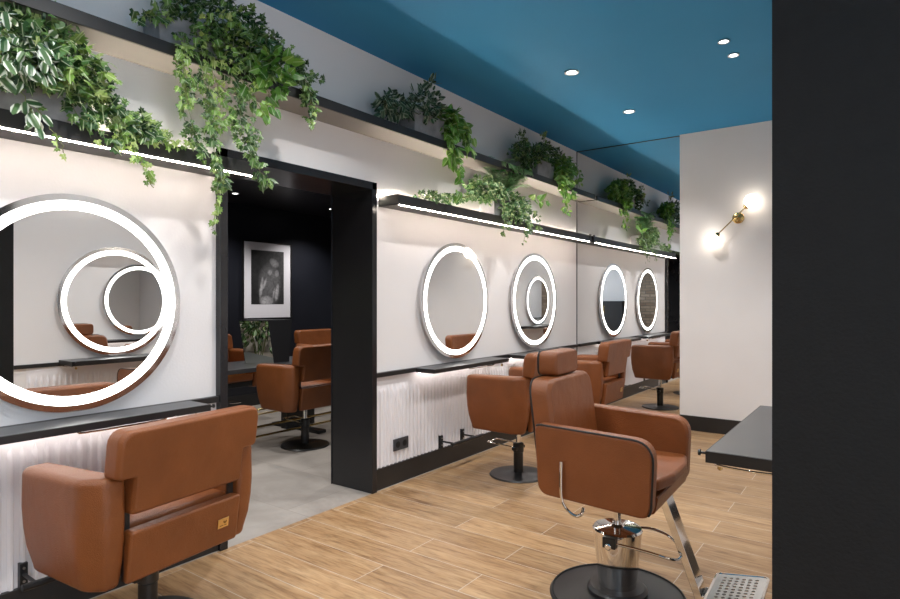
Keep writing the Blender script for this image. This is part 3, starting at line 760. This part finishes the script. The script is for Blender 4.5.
# plant 4: fern with ivy on the lower shelf
t = planter('fern and ivy plant on lower shelf between the two mirrors right of doorway', 4.42, ZL, .34, -2.72)
iv, bl, fe, po, st_ = Leaves(), Leaves(), Leaves(), Leaves(), []
bush(bl, (-2.66, 4.16, 2.20), (.10, .26, .10), 260, .042, 'ivy', ZL + .03)
bush(bl, (-2.60, 4.50, 2.10), (.08, .22, .12), 200, .042, 'ivy')
bush(iv, (-2.60, 4.62, 2.08), (.08, .22, .11), 110, .042, 'ivy')
for k in range(5):
    strand(bl, st_, [(-2.66, 4.05, 2.17), (-2.65, 3.85, 2.10), (-2.65, 3.60, 2.05), (-2.66, 3.42, 2.035)], 24, .038, .03, 'ivy', .3)
strand(iv, st_, [(-2.66, 3.50, 2.04), (-2.66, 3.38, 2.05), (-2.66, 3.27, 2.03)], 20, .040, .022, 'ivy', 0)
for y1, z1, n_ in ((4.24, 1.84, 24), (4.30, 1.90, 20), (4.60, 1.80, 26), (4.66, 1.88, 20)):
    strand(iv, st_, [(-2.60, 4.44 + (y1 - 4.44) * .3, 2.10), (-2.56, y1 + .05, 1.97), (-2.56, y1, z1)], n_, .036, .022, 'ivy', .9)
strand(iv, st_, [(-2.60, 4.70, 2.14), (-2.56, 4.86, 2.04), (-2.56, 4.90, 1.95)], 16, .036, .02, 'ivy', .8)
strand(po, st_, [(-2.60, 4.72, 2.20), (-2.56, 4.92, 2.20), (-2.56, 5.08, 2.22)], 9, .062, .02, 'heart', .4)
# fern fronds
for k in range(32):
    a = random.uniform(-1.9, 1.9); ln = random.uniform(.28, .42); rise = random.uniform(.12, .30)
    base = Vector((-2.69, 4.46 + random.uniform(-.04, .04), 2.17)); d = Vector((abs(math.cos(a)) * .32 + .08, math.sin(a), 0))
    path = [base + d * ln * s_ + Vector((0, 0, rise * 2.6 * s_ * (1 - .62 * s_))) for s_ in [j / 14 for j in range(15)]]
    if k == 0: fst = bmesh.new()
    tube(path, .0014, 4, bm=fst)
    for j in range(2, 15):
        tdir = (path[j] - path[j - 1]).normalized(); sd = tdir.cross(Vector((0, 0, 1))).normalized(); w = .068 * math.sin(PI * min(1, (j / 15) ** .8) * .93 + .1)
        for s_ in (1, -1):
            fe.add('needle', clampx(path[j], 0), sd * s_ + tdir * .35, Vector((0, 0, 1)) + rv(.2), max(w, .014) * 1.05)
            fe.add('needle', clampx(path[j] - tdir * .012, 0), sd * s_ + tdir * .35, Vector((0, 0, 1)) + rv(.2), max(w, .014))
fo = obj('frond_ribs', fst, M['stem'], t); fo.location = -t.location; fo['kind'] = 'stuff'
finish(t, [('ivy_foliage', M['ivy'], iv), ('mottled_foliage', M['blotch'], bl), ('fern_fronds', M['fern'], fe), ('heart_leaf_foliage', M['pothos'], po)], st_)

# plant 5: upper shelf near the end mirror
t = planter('dark leafy plant with bright pothos hanging from upper shelf next to end mirror', 5.12, ZU, .34, -2.685, .155)
iv, po, st_ = Leaves(), Leaves(), []
bush(iv, (-2.66, 4.90, 2.64), (.12, .26, .09), 260, .046, 'ivy', ZU + .03)
bush(iv, (-2.66, 5.22, 2.70), (.12, .24, .10), 230, .046, 'ivy', ZU + .05)
bush(iv, (-2.62, 4.80, 2.55), (.06, .10, .10), 50, .044, 'ivy', ZU + .02)
strand(iv, st_, [(-2.64, 4.72, 2.66), (-2.62, 4.60, 2.62), (-2.61, 4.50, 2.58)], 26, .044, .035, 'ivy', .3)
strand(iv, st_, [(-2.64, 4.78, 2.70), (-2.63, 4.70, 2.74), (-2.63, 4.64, 2.76)], 20, .044, .03, 'ivy', -.5)
strand(iv, st_, [(-2.64, 5.10, 2.76), (-2.63, 5.12, 2.84), (-2.63, 5.13, 2.87)], 12, .040, .02, 'ivy', -.8)
bush(po, (-2.62, 5.50, 2.60), (.10, .20, .14), 240, .050, 'heart', ZU + .03)
bush(po, (-2.56, 5.40, 2.50), (.05, .16, .10), 90, .050, 'heart')
strand(po, st_, [(-2.60, 5.34, 2.52), (-2.55, 5.38, 2.38), (-2.55, 5.44, 2.24), (-2.55, 5.46, 2.16)], 34, .048, .035, 'heart', .9)
strand(po, st_, [(-2.60, 5.40, 2.44), (-2.55, 5.54, 2.36), (-2.55, 5.60, 2.36)], 20, .048, .03, 'heart', .6)
strand(po, st_, [(-2.60, 5.64, 2.70), (-2.56, 5.74, 2.62), (-2.56, 5.76, 2.50)], 24, .046, .03, 'heart', .9)
finish(t, [('ivy_foliage', M['ivydark'], iv), ('heart_leaf_foliage', M['pothos'], po)], st_)

# ------------------------------------------------------------------ dark room
t = thing('framed_photograph', 'framed black and white portrait with white mat on the dark wall', 'picture', (BRX, 4.735, 1.54))
w, h = .37, .485
obj('frame', B((.001, .025, -w, w, h - .018, h), (.001, .025, -w, w, -h, -h + .018), (.001, .025, -w, -w + .018, -h + .018, h - .018), (.001, .025, w - .018, w, -h + .018, h - .018)), M['satin'], t, smooth=False)
obj('mat_board', B(.002, .012, -w + .018, w - .018, -h + .018, h - .018), M['matboard'], t, smooth=False)
# the print: a generic blurred figure, painted per vertex
pm = mat('portrait_print', (.2, .2, .2), .35); vc = N(pm, 'ShaderNodeVertexColor', layer_name='Col')
tc = N(pm, 'ShaderNodeTexCoord'); nz = N(pm, 'ShaderNodeTexNoise', Scale=14.0, Detail=6.0, Distortion=1.5); L(pm, tc, 'Object', nz, 'Vector')
rr = ramp(pm, [(.3, (.55, .55, .55)), (.7, (1.25, 1.25, 1.25))]); L(pm, nz, 'Fac', rr, 'Fac')
mm = N(pm, 'ShaderNodeMix', data_type='RGBA', blend_type='MULTIPLY'); mm.inputs['Factor'].default_value = 1
pm.node_tree.links.new(vc.outputs[0], mm.inputs[6]); pm.node_tree.links.new(rr.outputs[0], mm.inputs[7]); pm.node_tree.links.new(mm.outputs[2], pm.node_tree.nodes['Principled BSDF'].inputs['Base Color'])
nx, nz_ = 60, 84; pw, ph = .245, .335
vs = [(.0135, -pw + 2 * pw * i / nx, -ph + 2 * ph * j / nz_ + .035) for j in range(nz_ + 1) for i in range(nx + 1)]
fs = [(j * (nx + 1) + i, j * (nx + 1) + i + 1, (j + 1) * (nx + 1) + i + 1, (j + 1) * (nx + 1) + i) for j in range(nz_) for i in range(nx)]
me = bpy.data.meshes.new('print'); me.from_pydata(vs, [], fs)
ca = me.color_attributes.new('Col', 'FLOAT_COLOR', 'POINT')
def blob(u, v, cu, cv, ru, rv_, a=0):
    du, dv = u - cu, v - cv; c, s_ = math.cos(a), math.sin(a); x, y = (du * c + dv * s_) / ru, (-du * s_ + dv * c) / rv_
    return max(0, 1 - (x * x + y * y)) ** .6
for k in range(len(vs)):
    i, j = k % (nx + 1), k // (nx + 1); u, v = i / nx, j / nz_
    g = .025 + .05 * v * u + .05 * max(0, u - .8)
    g += .10 * blob(u, v, .55, .34, .36, .46) + .18 * blob(u, v, .70, .78, .16, .08, -.3) + .20 * blob(u, v, .56, .60, .07, .06) + .18 * blob(u, v, .78, .58, .07, .07)
    g += .32 * blob(u, v, .30, .30, .05, .22, -.2) + .25 * blob(u, v, .40, .38, .035, .13, -.5) + .3 * blob(u, v, .78, .22, .06, .18, -.2) + .2 * blob(u, v, .68, .2, .03, .14, -.3) + .35 * blob(u, v, .45, .06, .22, .1)
    ca.data[k].color = (g, g * .98, g, 1)
link('print', me, pm, t, smooth=False)

t = thing('station_desk', 'long black double-sided desk with gold edge in the dark room', 'desk', (-4.80, 4.1, 0))
obj('desktop', B(-.30, .30, -1.75, 1.75, .662, .700), M['top'], t, bevel=.003)
obj('gold_edge', B(-.295, .295, -1.745, 1.745, .650, .661), M['brass'], t, smooth=False)
for y in (-.12, 1.35):
    obj('leg', B(-.04, .04, y - .18, y + .18, .03, .650), M['satin'], t, bevel=.003)
    obj('foot', B(-.36, .36, y - .05, y + .05, 0, .03), M['satin'], t, bevel=.004)
for s in (1, -1):
    obj('foot_rail', tube([(s * .35, -1.5, .185), (s * .35, 1.6, .185)], .011, 12), M['brass'], t)
    obj('foot_rail', tube([(s * .42, -1.5, .12), (s * .42, 1.6, .12)], .009, 12), M['brass'], t)
    for y in (-1.2, .2, 1.5):
        obj('rail_bracket', tube([(s * .30, y, .30), (s * .35, y, .185), (s * .42, y, .12), (s * .42, y, 0)], .008, 8), M['brass'], t)
# tabletop mirror: tilted glass with black wedge body
t = thing('tabletop_mirror', 'angled tabletop mirror with black wedge body on the dark desk', 'mirror', (-4.80, 3.55, .70))
a0 = Vector((-.105, -.115, 0)); b0 = Vector((.118, .052, 0)); up = Vector((-.045, -.035, .405)); yb = Vector((0, .24, 0))
q = [a0, b0, b0 + yb * .72, a0 + yb * .72]; qt = [a0 + up, b0 + up, b0 + up + yb * 1.15, a0 + up + yb * 1.15]
obj('body', loft([q, qt]), M['satin'], t, smooth=False)
nn = (b0 - a0).cross(up).normalized() * .002
g = obj('glass', loft([[p + nn for p in (a0.lerp(b0, .02), a0.lerp(b0, .98), a0.lerp(b0, .98) + up * .98, a0.lerp(b0, .02) + up * .98)], [p + nn * 1.8 for p in (a0.lerp(b0, .02), a0.lerp(b0, .98), a0.lerp(b0, .98) + up * .98, a0.lerp(b0, .02) + up * .98)]]), M['mirror'], t, smooth=False)

# shrub reflected in that mirror
t = thing('potted_shrub', 'leafy shrub before the pale stone wall, seen in the tabletop mirror', 'plant', (-4.05, 1.45, 0))
obj('pot', lathe([(.15, 0), (.19, .40), (.17, .40), (.165, .37)], 32), M['concrete'], t)
lv = Leaves()
for k in range(420):
    d = rv().normalized(); p = Vector((-4.05, 1.5, 1.12)) + Vector((d.x * .42, d.y * .30, d.z * .5)) * random.uniform(.4, 1)
    lv.add('oval', p, d + rv(.5), d + Vector((0, .6, .6)) + rv(.4), .085 * random.uniform(.6, 1.2))
stm = bmesh.new()
for k in range(9):
    a = k * .7; tube([(0, 0, .36), (.08 * math.cos(a), .08 * math.sin(a), .75), (.25 * math.cos(a), .2 * math.sin(a), 1.2)], .006, 6, bm=stm)
obj('stems', stm, M['stem'], t)
o = lv.build('foliage', M['ivy'], t); o.location = (4.05, -1.45, 0)

# ------------------------------------------------------------------ behind the camera (seen in the round mirrors)
t = thing('low_cabinet', 'dark cabinet at the rear wall seen inside a reflected round mirror', 'cabinet', (.75, RY + .3, 0))
obj('body', B(-.98, 1.1, -.28, .25, .06, 1.26), M['cabinet'], t, bevel=.003)
obj('plinth', B(-.95, 1.07, -.25, .22, 0, .06), M['trim'], t, smooth=False)
for k in range(4):
    dd = obj('door', B(-.97 + k * .517, -.97 + k * .517 + .510, .251, .268, .08, 1.24), M['cabinet'], t, bevel=.002)
    obj('handle', tube([(-.97 + k * .517 + .46, .285, .95), (-.97 + k * .517 + .46, .285, 1.15)], .006, 8), M['brass'], dd)

# ------------------------------------------------------------------ world, camera, view
w = bpy.data.worlds.new('World'); bpy.context.scene.world = w; w.use_nodes = True
w.node_tree.nodes['Background'].inputs['Color'].default_value = (.05, .055, .06, 1)
w.node_tree.nodes['Background'].inputs['Strength'].default_value = .3
cam = bpy.data.cameras.new('Camera'); cam.sensor_width = 36; cam.lens = 24; cam.clip_start = .05
co = bpy.data.objects.new('Camera', cam); C.objects.link(co)
co.location = (0, 0, 1.3); co.rotation_euler = (R(90), 0, math.atan(438 / 600))
sc = bpy.context.scene; sc.camera = co
sc.view_settings.view_transform = 'Standard'; sc.view_settings.look = 'None'; sc.view_settings.gamma = 1
sc.view_settings.use_curve_mapping = False; sc.view_settings.exposure = 0.33
sc.cycles.use_denoising = True
sc.cycles.max_bounces = 14; sc.cycles.diffuse_bounces = 6; sc.cycles.glossy_bounces = 10; sc.cycles.sample_clamp_indirect = 6
